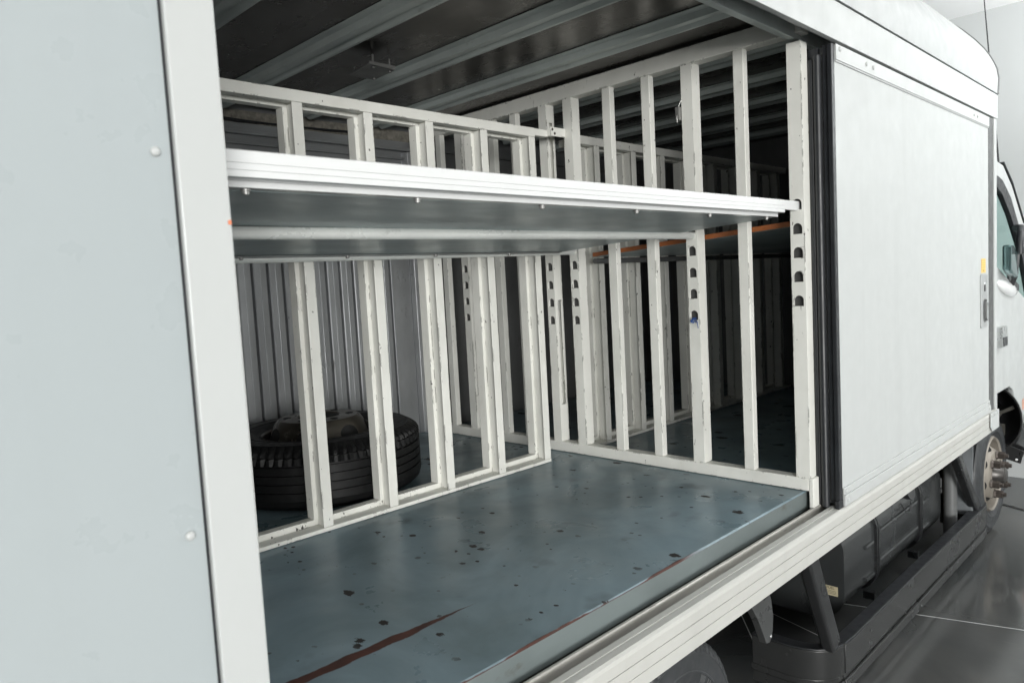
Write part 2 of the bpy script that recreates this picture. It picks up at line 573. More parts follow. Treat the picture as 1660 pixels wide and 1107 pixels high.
# header over the doors
m = MB()
m.prism([(0.992, 2.402), (0.992, 2.525), (0.997, 2.534), (1.13, 2.534), (1.13, 2.52), (1.010, 2.52), (1.010, 2.402)], 'x', XR, XF)
obj('header_panel', m, WHITE, truck, 0.002)
m = MB()
m.box(XR, XF - .1, 1.0105, 1.1, 2.498, 2.506)
m.box(XR, XF - .1, 1.013, 1.019, 2.425, 2.498)
m.box(XR, XF - .1, 1.019, 1.030, 2.425, 2.430)
m.box(XR, XF - .1, 1.042, 1.050, 2.440, 2.498)
m.box(XR, XF - .1, 1.050, 1.066, 2.440, 2.446)
m.box(XR, XF - .1, 1.080, 1.086, 2.455, 2.498)
obj('door_track', m, metal_sheet('worn_track_aluminium', (0.52, 0.53, 0.53), 0.35, 0.5, (0.3, 1, 1), 0.6), truck, 0.001)
m = MB()
m.box(XR, XF - .1, 1.098, 1.104, 2.420, 2.509)
m.box(XR, XF - .1, 1.104, 1.124, 2.420, 2.424)
obj('track_cover', m, RIB, truck, 0.001)

# roof with rounded shoulders, made of one arched shell
arc = [(0.994, 2.540), (0.990, 2.62), (0.998, 2.672), (1.014, 2.715), (1.035, 2.758), (1.060, 2.80), (1.103, 2.857), (1.16, 2.922), (1.225, 2.985),
       (1.31, 3.045), (1.42, 3.10), (1.58, 3.15), (1.8, 3.18), (2.15, 3.19)]
full = arc + [(4.3 - y, z) for y, z in arc[-2::-1]]
m = MB()
m.prism(full, 'x', XR, XF + 0.005, 0, True)
for f in m.bm.faces:
    if len(f.verts) > 4 or f.calc_center_median().z < 2.545:
        f.smooth = False
obj('roof', m, ROOFP, truck)
m = MB()
rim = [(y + (0.004 if y > 2.15 else -0.004), z + 0.003) for y, z in full]
m.prism([(a[0], a[1]) for a in rim] + [(2.15 + (a[0] - 2.15) * 0.985, a[1] - 0.012) for a in full[::-1]], 'x', XF + 0.0055, XF + 0.03, 0, True)
obj('roof_rim', m, GREYPL, truck)

# ceiling sheet and ribs
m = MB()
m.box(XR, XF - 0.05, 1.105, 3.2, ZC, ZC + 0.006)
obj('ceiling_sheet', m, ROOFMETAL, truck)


def hat(xc, w=0.115, h=0.026):
    a = xc - w / 2
    t = 0.028
    return [(a, ZC - 0.001), (a, ZC - 0.004), (a + t, ZC - 0.006), (a + t + 0.008, ZC - h), (a + t + 0.036, ZC - h),
            (a + t + 0.042, ZC - h + 0.009), (a + w - t, ZC - h + 0.009), (a + w - 0.012, ZC - h - 0.002), (a + w, ZC - h - 0.002), (a + w, ZC - 0.001)]


for xc in (0.52, 0.985, 1.41, 1.83, 2.245, 2.78, 3.2, 3.62, 4.04, 4.46):
    m = MB()
    m.prism(hat(xc), 'y', 1.105, 3.19)
    obj('ceiling_rib', m, RIB, truck, 0.0015)
# little lamp plate on a rib
m = MB()
m.prism([(1.585, 2.39), (1.565, 2.225), (1.690, 2.24), (1.700, 2.39)], 'z', 2.456, 2.459)
m.box(1.575, 1.69, 2.236, 2.240, 2.459, 2.470)
for x, y in ((1.60, 2.25), (1.68, 2.26), (1.685, 2.37)):
    m.tube([(x, y, 2.452), (x, y, 2.50)], 0.004, 8)
    m.ball((x, y, 2.453), 0.007, 1, 1, 0.6, 8)
obj('bracket_plate', m, simple('dull_bracket_steel', (0.20, 0.20, 0.195), 0.4, 0.3), truck, 0.0008)

# bulkheads, far side
m = MB()
m.box(0.30, 0.36, 1.03, 3.2, 0.79, ZC - .002)  # solid wall out of view, added to shut out light from behind
obj('unseen_bulkhead', m, DARKW, truck)
m = MB()
m.box(4.745, 4.79, 1.08, 3.2, 0.79, ZC - .002)
fb = obj('front_bulkhead', m, DARKW, truck)
m = MB()
m.box(2.60, 4.74, 3.235, 3.26, 0.79, 2.40)
obj('far_side_wall', m, DARKW, truck)
m = MB()
m.box(XR, XF, 3.2, 3.3, 0.69, 0.80)
m.box(XR, XF, 3.262, 3.3, 2.40, 2.535)
m.box(0.37, XF, 3.235, 3.262, 2.405, 2.44)
m.box(0.37, 2.6, 3.20, 3.234, 2.385, 2.40)
m.box(0.37, 2.6, 3.21, 3.230, 2.34, 2.352)
m.box(0.37, 2.6, 3.21, 3.230, 2.295, 2.306)
m.box(0.37, 2.6, 3.232, 3.25, 2.10, 2.384)
obj('far_side_rails', m, metal_sheet('grey_far_rail', (0.33, 0.34, 0.35), 0.4, 0.6, (0.3, 1, 1), 0.4), truck, 0.001)
m = MB()
m.box(0.37, 2.6, 3.250, 3.2615, 2.4405, 2.50)
obj('timber_strip', m, WOODT, truck)
m = MB()
pts = [(0.9 + 0.08 * k, 3.238 + 0.006 * math.sin(k * 1.9), 2.452 + 0.004 * math.sin(k * 1.3) + 0.003 * math.sin(k * 0.6)) for k in range(17)]
m.tube(pts, 0.0035, 8)
m.tube([(x + 0.03, y - 0.008, z + 0.006 * math.sin(i)) for i, (x, y, z) in enumerate(pts)], 0.004, 8)
obj('wiring', m, RUBBER, truck)
# corrugated far door: vertical slats
m = MB()
pr = []
x = 0.40
while x < 2.26:
    pr += [(x, 3.254), (x + 0.001, 3.222), (x + 0.006, 3.218), (x + 0.030, 3.2165), (x + 0.032, 3.219), (x + 0.034, 3.2165), (x + 0.062, 3.2185), (x + 0.066, 3.224), (x + 0.067, 3.254)]
    x += 0.0765
x1 = x
pr += [(x1, 3.254), (x1, 3.262), (0.40, 3.262)]
m.prism(pr, 'z', 0.80, 2.10)
obj('slatted_door', m, CORR, truck, 0.0008)
m = MB()
m.box(x1 + .001, 2.44, 3.222, 3.25, 0.80, 2.10)
m.prism([(2.441, 3.25), (2.441, 3.215), (2.455, 3.195), (2.475, 3.195), (2.485, 3.215), (2.485, 3.25)], 'z', 0.80, 2.38)
obj('far_pillar', m, CORR, truck, 0.003)

# ---- slatted partition between the two bays (plane X = 2.51)
PX = 2.51


def arch_cutter(y, z, r=0.0165, h=0.037, x0=PX - 0.02, x1=PX + 0.02):
    pts = [(y - r, z), (y + r, z)]
    for k in range(0, 9):
        a = PI * k / 8
        pts.append((y + r * math.cos(a), z + h - r + r * math.sin(a)))
    # polygon in (y,z) drop duplicate
    return pts


def holed_plate(mb, y0, y1, z0, z1, holes, x, th, r=0.0165, h=0.037):
    """plate in the plane X=x, thickness th to +X, with arched holes (list of bottom z) at mid y"""
    yc = (y0 + y1) / 2
    hs = sorted(holes)
    zs = [z0]
    def quad(a, b, c, d):
        mb.prism([a, b, c, d], 'x', x, x + th)
    cur = z0
    for hb in hs:
        quad((y0, cur), (y1, cur), (y1, hb), (y0, hb))
        # left and right cheeks following the arch
        top = hb + h
        L = [(yc - r, hb)]
        R = [(yc + r, hb)]
        for k in range(0, 7):
            a = (PI / 2) * k / 6
            L.append((yc - r * math.cos(a), hb + h - r + r * math.sin(a)))
            R.append((yc + r * math.cos(a), hb + h - r + r * math.sin(a)))
        mb.prism([(y0, hb)] + L + [(y0, top)], 'x', x, x + th)
        mb.prism([(y1, hb)] + R + [(y1, top)], 'x', x, x + th)
        cur = top
    quad((y0, cur), (y1, cur), (y1, z1), (y0, z1))


def hole_stud(yn, yf, z0, z1, holes, depth=0.052, slot=None):
    mb = MB()
    th = 0.003
    holed_plate(mb, yn, yf, z0, z1, holes, PX, th)
    x0 = PX + th
    x1 = PX + depth
    if slot:
        c = z0
        for s0, s1 in slot:
            mb.box(x0, x1, yn, yn + th, c, s0)
            mb.box(x0, x0 + 0.016, yn, yn + th, s0, s1)
            mb.box(x1 - 0.014, x1, yn, yn + th, s0, s1)
            c = s1
        mb.box(x0, x1, yn, yn + th, c, z1)
    else:
        mb.box(x0, x1, yn, yn + th, z0, z1)
    mb.box(x0, x1, yf - th, yf, z0, z1)
    mb.box(x1 - th, x1, yn + th, yf - th, z0, z1)
    if holes:
        mb.box(x0 + 0.012, x0 + 0.014, yn + th + .0005, yf - th - .0005, holes[-1] - 0.06, holes[0] + 0.09, 1)  # dark steel sheet added inside the tube, giving the holes painted shade
    return mb


def plain_stud(yn, yf, z0, z1, depth=0.032):
    return MB().box(PX, PX + depth, yn, yf, z0, z1)


ZB, ZT = 0.908, 2.438
part = MB()
part.box(PX - 0.003, PX + 0.045, 1.085, 3.2, ZP + 0.002, ZB)
part.box(PX - 0.003, PX + 0.045, 1.068, 1.0845, 0.80, ZB)
pf = obj('slat_partition', part, FRAME, truck, 0.003)
obj('top_rail', MB().box(PX - 0.002, PX + 0.055, 1.075, 3.2, 2.438, 2.5), FRAME, pf, 0.003)
POSTH = [1.848, 1.765, 1.683, 1.600, 1.516]
S4H = [1.803, 1.717, 1.634, 1.552, 1.469]
S1H = [1.779, 1.696, 1.613, 1.532, 1.452]
obj('stud', hole_stud(1.080, 1.130, ZB, 2.41, POSTH, 0.050), [FRAME, HOLESHADE], pf, 0.003)
obj('stud', plain_stud(1.288, 1.329, ZB, ZT), FRAME, pf, 0.003)
obj('stud', hole_stud(1.497, 1.545, ZB, ZT, S4H, 0.056), [FRAME, HOLESHADE], pf, 0.003)
obj('stud', plain_stud(1.688, 1.729, ZB, ZT), FRAME, pf, 0.003)
obj('stud', plain_stud(1.882, 1.925, ZB, ZT), FRAME, pf, 0.003)
obj('stud', hole_stud(2.092, 2.140, ZB, ZT, S1H, 0.054), [FRAME, HOLESHADE], pf, 0.003)
obj('stud', hole_stud(2.240, 2.287, ZB, ZT, S1H, 0.054, [(1.08, 1.56), (2.05, 2.36)]), [FRAME, HOLESHADE], pf, 0.003)
obj('stud', plain_stud(2.431, 2.473, ZB, ZT), FRAME, pf, 0.003)
obj('stud', plain_stud(2.585, 2.625, ZB, ZT), FRAME, pf, 0.003)
obj('stud', hole_stud(2.822, 2.872, ZB, ZT, S4H, 0.054, [(1.08, 1.56), (2.05, 2.36)]), [FRAME, HOLESHADE], pf, 0.003)
obj('stud', plain_stud(2.985, 3.025, ZB, ZT), FRAME, pf, 0.003)
obj('stud', hole_stud(3.13, 3.18, ZB, ZT, S4H, 0.054), [FRAME, HOLESHADE], pf, 0.003)


# ---- slatted frame along the middle of the box (plane Y = 2.15)
YM = 2.15


def centre_frame(x0, x1, flanges, name):
    mb = MB()
    # bottom
    mb.prism([(YM, ZP + .002), (YM, 0.876), (YM + 0.050, 0.876), (YM + 0.062, 0.872), (YM + 0.062, 0.893), (YM + 0.10, 0.893), (YM + 0.10, ZP + .002)], 'x', x0, x1)
    fr = obj(name, mb, FRAME, truck, 0.0025)
    tp = MB()
    tp.prism([(YM, 2.262), (YM + 0.036, 2.262), (YM + 0.036, 2.28), (YM + 0.062, 2.28), (YM + 0.062, 2.256), (YM + 0.10, 2.256), (YM + 0.10, 2.29), (YM + 0.036, 2.29), (YM + 0.036, 2.30), (YM, 2.30)], 'x', x0, x1)
    obj('top_rail', tp, FRAME, fr, 0.0025)
    st = MB()
    # front flange, recessed web, deeper rear box
    st.box(0.0, 0.037, YM + 0.001, YM + 0.007, 0.8765, 2.2615)
    st.box(0.010, 0.034, YM + 0.0075, YM + 0.055, 0.8765, 2.2615)
    st.box(-0.004, 0.036, YM + 0.0555, YM + 0.100, 0.8935, 2.2555)
    bm0 = obj('stud', st, FRAME, fr, 0.0022)
    base = bm0.location.copy()
    borg = world_origin(bm0).copy()
    for i, fx in enumerate(flanges):
        if i == 0:
            bm0.location = base + Vector((fx, 0, 0))
            ORG[bm0.name] = borg + Vector((fx, 0, 0))
        else:
            dup(bm0, fr, (fx - flanges[0], 0, 0))
    return fr


cf = centre_frame(0.38, 2.335, [0.42, 0.68, 0.945, 1.208, 1.476, 1.745, 2.020, 2.297], 'middle_frame')
cf2 = centre_frame(2.60, 4.735, [2.735, 3.025, 3.28, 3.55, 3.81, 4.07, 4.33, 4.60], 'middle_frame')
# strap joining the frame to the partition
m = MB()
m.box(2.336, 2.418, YM + 0.002, YM + 0.030, 2.270, 2.299)
m.box(2.412, 2.509, YM - 0.020, YM - 0.014, 2.272, 2.310)
m.box(2.4125, 2.440, YM - 0.0135, YM + 0.0015, 2.272, 2.305)
for x, z in ((2.424, 2.300), (2.438, 2.283)):
    m.ball((x, YM - 0.021, z), 0.006, 1, 0.5, 1, 8, 1)
obj('joining_strap', m, [FRAME, NUT], cf, 0.0012)

# front bulkhead rail with drilled holes drawn as shade-black discs seen through the partition
m = MB()
m.box(4.728, 4.7445, 2.05, 2.149, ZP, 2.30)
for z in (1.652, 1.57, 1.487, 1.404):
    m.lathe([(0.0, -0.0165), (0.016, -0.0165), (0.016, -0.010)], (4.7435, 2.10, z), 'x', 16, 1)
obj('drilled_rail', m, [DARKW, DARKIN], truck)


# ---- sliding doors
def sliding_door(x0, x1, mat, name, lead='rear'):
    mb = MB()
    mb.box(x0, x1, 1.0005, 1.050, 0.806, 2.388)
    return obj(name, mb, mat, truck, 0.001)


door = sliding_door(2.592, 4.655, WHITE, 'sliding_door')
m = MB()
m.box(2.592, 4.655, 0.994, 1.000, 2.340, 2.392)
m.box(2.592, 4.655, 0.996, 1.000, 2.334, 2.3395)
obj('top_rail', m, TRIMW, door, 0.0015)
m = MB()
m.box(2.590, 4.655, 0.990, 1.000, 0.803, 0.842)
m.box(2.590, 4.655, 0.994, 1.000, 0.8425, 0.868)
obj('bottom_rail', m, TRIMW, door, 0.002)
rv = None
for (x, z, y) in ((2.622, 2.378, .993), (2.868, 2.370, .993), (2.937, 2.368, .993), (4.344, 2.366, .993), (4.411, 2.366, .993),
                  (2.605, 0.856, .993), (2.615, 0.823, .989), (4.615, 0.860, .993), (4.615, 0.83, .989)):
    if rv is None:
        b = MB()
        b.ball((x, y, z), 0.0085, 1, 0.55, 1, 12)
        rv = obj('rivet', b, TRIMW, door)
        r0 = Vector((x, y, z))
    else:
        dup(rv, door, Vector((x, y, z)) - r0)
# handle with a lock; recess is a flat oval, shade in its dark colour
m = MB()
hz = [(4.478, 1.278), (4.612, 1.278), (4.616, 1.284), (4.616, 1.556), (4.606, 1.562), (4.484, 1.562), (4.474, 1.556), (4.474, 1.284)]
m.prism(hz, 'y', 0.9955, 0.9998)
hp = obj('handle_plate', m, simple('satin_handle_plate', (0.40, 0.41, 0.41), 0.4, 0.3, 0.04), door, 0.001)
m = MB()
ov = [(4.556 + 0.040 * math.copysign(abs(math.cos(a)) ** 0.7, math.cos(a)), 1.366 + 0.062 * math.copysign(abs(math.sin(a)) ** 0.55, math.sin(a))) for a in (2 * PI * k / 28 for k in range(28))]
m.prism(ov, 'y', 0.9948, 0.9953, 0)
m.prism([(4.564, 1.325), (4.588, 1.312), (4.590, 1.412), (4.566, 1.425)], 'y', 0.988, 0.9945, 1)
m.lathe([(0.0001, -0.004), (0.014, -0.004), (0.016, 0.0)], (4.556, 0.9953, 1.502), 'y', 18, 1)
m.box(4.540, 4.546, 0.990, 0.9952, 1.47, 1.505, 0)
obj('door_handle', m, [simple('shaded_handle_recess', (0.10, 0.10, 0.10), 0.35, 0.8), STEEL], door)
m = MB()
m.box(4.498, 4.588, 0.9990, 0.9998, 1.568, 1.643, 0)
for k in range(5):
    m.box(4.508, 4.578, 0.9983, 0.9988, 1.632 - k * 0.012, 1.634 - k * 0.012, 1)
m.prism([(4.53, 1.574), (4.556, 1.574), (4.543, 1.586)], 'y', 0.9983, 0.9988, 1)
obj('sticker', m, [YEL, simple('brown_sticker_ink', (0.45, 0.28, 0.07), 0.6)], door)

# black rubber seal on the leading edge of the open side door
m = MB()
m.box(2.566, 2.5915, 1.0005, 1.016, 0.815, 2.392)
m.box(2.572, 2.5915, 1.0165, 1.034, 0.815, 2.392)
m.prism([(2.56 + 0.013 * math.cos(a), 1.047 + 0.013 * math.sin(a)) for a in (2 * PI * k / 14 for k in range(14))], 'z', 0.80, 2.36, 0, True)
m.prism([(2.566 + 0.009 * math.cos(a), 1.071 + 0.011 * math.sin(a)) for a in (2 * PI * k / 14 for k in range(14))], 'z', 0.80, 2.35, 0, True)
m.box(2.575, 2.60, 1.0505, 1.085, 0.79, 2.39)
m.box(2.552, 2.590, 0.998, 1.012, 0.80, 0.828)
obj('door_seal', m, RUBBER, truck, 0.002)
# dark seal and silver pillar at the front end of the box
m = MB()
m.box(4.660, 4.762, 1.0005, 1.05, 0.80, 2.395)
obj('front_seal', m, SEALG, truck, 0.002)
m = MB()
m.box(4.7625, 4.785, 0.994, 1.08, 0.805, 2.40)
m.box(4.7855, XF, 0.997, 1.08, 0.70, 2.40)
m.box(4.7625, XF, 1.081, 3.28, 0.80, 2.53)
obj('front_pillar', m, [TRIMW], truck, 0.003)

# rearward sliding door on the left: pale grey panel with white leading frame
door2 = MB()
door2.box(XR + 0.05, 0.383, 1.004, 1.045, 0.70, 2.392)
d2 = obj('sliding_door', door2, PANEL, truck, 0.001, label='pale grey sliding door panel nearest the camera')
m = MB()
m.box(0.3875, 0.455, 0.997, 1.048, 0.70, 2.40)
obj('edge_frame', m, TRIMW, d2, 0.003)
m = MB()
m.box(0.3832, 0.3872, 1.006, 1.04, 0.70, 2.392)
obj('gap_seal', m, RUBBER, d2)
m = MB()
m.ball((0.363, 1.002, 1.845), 0.0068, 1, 0.6, 1, 14)
rv2 = obj('rivet', m, TRIMW, d2)
for z in (1.335, 0.83, 2.35):
    dup(rv2, d2, (0, 0, z - 1.845))
m = MB()
m.box(0.449, 0.4535, 0.9955, 0.9968, 1.752, 1.758)
obj('orange_mark', m, ORSTICK, d2)

# ------------------------------------------------------------------ wheels
def wheel(cx, cy, r, w, rim_r, tmat, rmat, side=-1, deep=False, treads=56, parent=None, name='wheel', center_z=None, axis='y', nuts=6):
    """disc is the part, tyre and nuts its sub-parts; outer face towards side*axis"""
    cz = r if center_z is None else center_z
    c = Vector((cx, cy, cz))
    s = side
    mb = MB()
    # rim disc, protruding hub, hand holes as dark insets
    mb.lathe([(rim_r, -s * w * 0.30), (rim_r, s * w * 0.42), (rim_r - 0.010, s * w * 0.46), (rim_r - 0.018, s * w * 0.42), (rim_r - 0.022, s * w * 0.12),
              (rim_r * 0.93, s * w * 0.12), (rim_r * 0.80, s * w * (0.34 if deep else 0.22)), (rim_r * 0.66, s * w * (0.52 if deep else 0.36)), (rim_r * 0.30, s * w * (0.54 if deep else 0.36)),
              (rim_r * 0.28, s * w * 0.50), (0.0, s * w * 0.50)], c, axis, 56)
    nh = 8
    ax = {'y': (Vector((1, 0, 0)), Vector((0, 0, 1)), Vector((0, 1, 0))), 'z': (Vector((1, 0, 0)), Vector((0, 1, 0)), Vector((0, 0, 1)))}[axis]
    return mb, c, ax


def tyre_mb(c, r, w, rim_r, axis, seg=64, side=-1, lugs=False):
    mb = MB()
    hw = w / 2
    prof = [(rim_r - 0.004, -hw * 0.80), (rim_r + 0.02, -hw * 0.92), (r * 0.80, -hw * 1.0), (r * 0.90, -hw * 0.97), (r * 0.955, -hw * 0.88), (r * 0.985, -hw * 0.80)]
    g = []
    for k, o in enumerate((-0.62, -0.36, -0.10, 0.16, 0.42, 0.68)):
        if k:
            g += [(r, (o - 0.03) * hw), (r - 0.010, (o - 0.025) * hw), (r - 0.010, (o + 0.025) * hw), (r, (o + 0.03) * hw)]
        else:
            g += [(r, o * hw)]
    prof += g
    prof += [(r * 0.985, hw * 0.80), (r * 0.955, hw * 0.88), (r * 0.90, hw * 0.97), (r * 0.895, hw * 0.985), (r * 0.885, hw * 0.985), (r * 0.88, hw * 0.975),
             (r * 0.80, hw * 1.0), (r * 0.74, hw * 0.99), (r * 0.735, hw * 1.005), (r * 0.72, hw * 1.005), (r * 0.715, hw * 0.985), (rim_r + 0.02, hw * 0.92), (rim_r - 0.004, hw * 0.80)]
    if side < 0:
        prof = [(a, -b) for a, b in prof]
    mb.lathe(prof, c, axis, seg, 0, True)
    if lugs:
        # every third meridian of the shoulder is cut inwards, so the blocks and sipes are real
        mb.bm.verts.ensure_lookup_table()
        for ri, (pr_, po) in enumerate(prof):
            if pr_ > r * 0.953 and abs(po) > 0.55 * hw and (po * side > 0):
                for k in range(0, seg, 3):
                    v = mb.bm.verts[ri * seg + k]
                    d = v.co - Vector(c)
                    if axis == 'y':
                        d.y = 0
                    else:
                        d.z = 0
                    v.co -= d.normalized() * 0.016
        for f in mb.bm.faces:
            if max((v.co - Vector(c)).length for v in f.verts) > r * 0.985:
                f.smooth = False
    return mb


def polar(c, axis, r, a, o):
    return Vector(c) + ({'y': Vector((math.cos(a) * r, o, math.sin(a) * r)), 'z': Vector((math.cos(a) * r, math.sin(a) * r, o))}[axis])


# front wheel: cream disc, hand holes as ovals painted shade black, rusty nuts on a protruding hub
wc = Vector((5.055, 1.16, 0.355))
mb = MB()
R0 = 0.225
mb.lathe([(R0, 0.10), (R0, -0.085), (R0 - 0.008, -0.098), (R0 - 0.018, -0.09), (R0 - 0.020, -0.02), (0.202, -0.010), (0.197, -0.018), (0.148, -0.096), (0.138, -0.103),
          (0.085, -0.106), (0.078, -0.10), (0.074, -0.085), (0.0, -0.085)], wc, 'y', 64)
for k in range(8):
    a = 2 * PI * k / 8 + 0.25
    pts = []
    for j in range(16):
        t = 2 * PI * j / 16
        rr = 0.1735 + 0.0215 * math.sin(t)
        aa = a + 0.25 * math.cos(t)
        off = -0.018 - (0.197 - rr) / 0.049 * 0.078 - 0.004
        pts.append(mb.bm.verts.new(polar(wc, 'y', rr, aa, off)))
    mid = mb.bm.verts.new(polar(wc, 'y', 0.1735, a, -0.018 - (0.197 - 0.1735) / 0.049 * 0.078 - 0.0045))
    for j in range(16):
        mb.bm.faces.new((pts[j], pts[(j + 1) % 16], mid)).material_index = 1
fw = obj('wheel', mb, [RIMW, DARKIN], truck, label='front wheel with weathered cream disc and rusty nuts')
t = tyre_mb(wc, 0.355, 0.20, R0, 'y', 96)
obj('tyre', t, [TYREG, DARKIN], fw)
b = MB()
b.lathe([(0.0, -0.165), (0.03, -0.165), (0.046, -0.155), (0.055, -0.12), (0.068, -0.10), (0.072, -0.08)], wc, 'y', 32)
obj('hub', b, simple('greasy_hub_steel', (0.09, 0.085, 0.08), 0.35, 0.5), fw)
n0 = None
for k in range(6):
    a = 2 * PI * k / 6 + 0.3
    p = polar(wc, 'y', 0.115, a, -0.107)
    if n0 is None:
        b = MB()
        b.lathe([(0.0, -0.060), (0.012, -0.060), (0.013, -0.044), (0.022, -0.044), (0.023, -0.010), (0.029, 0.0)], p, 'y', 6)
        for f in b.bm.faces:
            f.smooth = False
        n0 = obj('lug_nut', b, NUT, fw)
        p0 = p
    else:
        dup(n0, fw, p - p0)

# rear wheel: mostly hidden, top shows below the sill
rc = Vector((1.66, 1.195, 0.312))
mb = MB()
mb.lathe([(0.178, 0.09), (0.178, -0.08), (0.168, -0.088), (0.16, 0.03), (0.12, 0.06), (0.0, 0.06)], rc, 'y', 48)
rw = obj('wheel', mb, RIMW, truck, label='rear wheel mostly hidden under the sill')
t = tyre_mb(rc, 0.312, 0.205, 0.180, 'y', 168, -1, True)
# moulded hatching and ribs on the sidewall
for a, ww in [(1.02 - k * 0.028, 0.010) for k in range(5)] + [(0.80, 0.022), (0.74, 0.022), (0.66, 0.03), (0.60, 0.016)]:
    q = [polar(rc, 'y', rr, a + da, -0.1032) for rr, da in ((0.200, 0), (0.200, ww), (0.222, ww * 0.9), (0.222, 0))]
    t.bm.faces.new([t.bm.verts.new(v) for v in q]).material_index = 1
obj('tyre', t, [TYREG, GREYPL], rw)
mb = MB()
mb.lathe([(0.178, 0.09), (0.178, -0.08), (0.0, -0.08)], rc + Vector((0, 0.24, 0)), 'y', 32)
rw2 = obj('wheel', mb, RIMW, truck, label='inner rear wheel of the pair')
obj('tyre', tyre_mb(rc + Vector((0, 0.24, 0)), 0.312, 0.205, 0.180, 'y', 48), TYRE, rw2)
for cx, yy in ((5.055, 3.14), (1.66, 3.105), (1.66, 2.865)):
    mb = MB()
    rr_ = 0.356 if cx > 3 else 0.312
    cc = Vector((cx, yy, rr_))
    mb.lathe([(rr_ - 0.131, -0.09), (rr_ - 0.131, 0.08), (rr_ - 0.156, 0.04), (0.0, 0.06)], cc, 'y', 32)
    w_ = obj('wheel', mb, RIMW, truck, label='wheel on the far side of the truck')
    obj('tyre', tyre_mb(cc, rr_, 0.20, rr_ - 0.131, 'y', 48, 1), TYRE, w_)

# ------------------------------------------------------------------ underbody
m = MB()
m.box(XR, 6.1, 1.68, 1.74, 0.46, 0.685)
m.box(XR, 6.1, 2.56, 2.62, 0.46, 0.685)
for x in (0.4, 2.2, 2.75, 4.6):
    m.box(x, x + 0.06, 1.16, 3.15, 0.62, 0.695)
obj('chassis_rail', m, CHASSIS, truck, 0.004)
m = MB()
m.tube([(1.66, 1.3, 0.32), (1.66, 3.0, 0.32)], 0.06, 16)
m.ball((1.66, 2.15, 0.32), 0.16, 1, 0.9, 1, 18)
obj('axle', m, CHASSIS, truck)
m = MB()
m.tube([(5.055, 1.25, 0.33), (5.055, 3.05, 0.33)], 0.045, 12)
obj('axle', m, CHASSIS, truck)
# fuel tank
def rrect(y0, y1, z0, z1, r, n=6):
    pts = []
    for cy, cz, a0 in ((y1 - r, z1 - r, 0), (y0 + r, z1 - r, PI / 2), (y0 + r, z0 + r, PI), (y1 - r, z0 + r, 1.5 * PI)):
        for k in range(n + 1):
            a = a0 + PI / 2 * k / n
            pts.append((cy + r * math.cos(a), cz + r * math.sin(a)))
    return pts


m = MB()
m.prism(rrect(1.205, 1.62, 0.125, 0.545, 0.125, 9), 'x', 3.112, 4.515, 0, True)
m.prism(rrect(1.198, 1.627, 0.118, 0.552, 0.13, 9), 'x', 3.100, 3.1115, 0, True)
for (a, b, z) in ((3.36, 3.455, 0.375), (3.53, 4.09, 0.405), (3.53, 4.09, 0.268), (4.17, 4.28, 0.375), (3.36, 3.455, 0.225), (4.17, 4.28, 0.24)):
    m.tube([(a, 1.206, z), (b, 1.206, z)], 0.011, 8)
for f in m.bm.faces:
    if len(f.verts) > 10:
        f.smooth = False
tank = obj('fuel_tank', m, TANKP, truck)
for x in (3.478, 4.115):
    b = MB()
    b.prism(rrect(1.192, 1.633, 0.112, 0.558, 0.135, 9), 'x', x, x + 0.014, 0, True)
    b.prism(rrect(1.192, 1.633, 0.112, 0.558, 0.135, 9), 'x', x + 0.024, x + 0.038, 0, True)
    b.box(x + 0.005, x + 0.03, 1.21, 1.26, 0.085, 0.118)
    obj('strap', b, BLACKP, tank)
b = MB()
b.tube([(3.88, 1.235, 0.50), (3.875, 1.19, 0.515)], 0.035, 20)
b.tube([(3.875, 1.19, 0.515), (3.872, 1.165, 0.522)], 0.042, 20)
b.tube([(3.80, 1.19, 0.47), (3.83, 1.175, 0.425), (3.88, 1.172, 0.415), (3.92, 1.18, 0.45)], 0.003, 6)
obj('filler_cap', b, BLACKP, tank)
# cream label on the end of the tank: a red block, the word FUEL and lines of small print
lab = MB()
lab.box(3.0985, 3.0995, 1.225, 1.300, 0.232, 0.274, 0)
lab.box(3.0975, 3.0983, 1.283, 1.297, 0.247, 0.271, 1)
for k in range(3):
    lab.box(3.0975, 3.0983, 1.232, 1.278, 0.252 - k * 0.006, 0.2535 - k * 0.006, 2)
lab.box(3.0975, 3.0983, 1.284, 1.296, 0.237, 0.241, 2)
tx = text_mb('FUEL', 0.016, Matrix.Translation((3.0979, 1.256, 0.265)) @ Matrix(((0, 0, -1, 0), (-1, 0, 0, 0), (0, 1, 0, 0), (0, 0, 0, 1))), 0.0003)
me_t = bpy.data.meshes.new('t')
tx.bm.to_mesh(me_t)
tx.bm.free()
n_before = len(lab.bm.faces)
lab.bm.from_mesh(me_t)
lab.bm.faces.ensure_lookup_table()
for f in lab.bm.faces[n_before:]:
    f.material_index = 2
bpy.data.meshes.remove(me_t)
obj('label', lab, [CREAM, REDP, INK], tank)

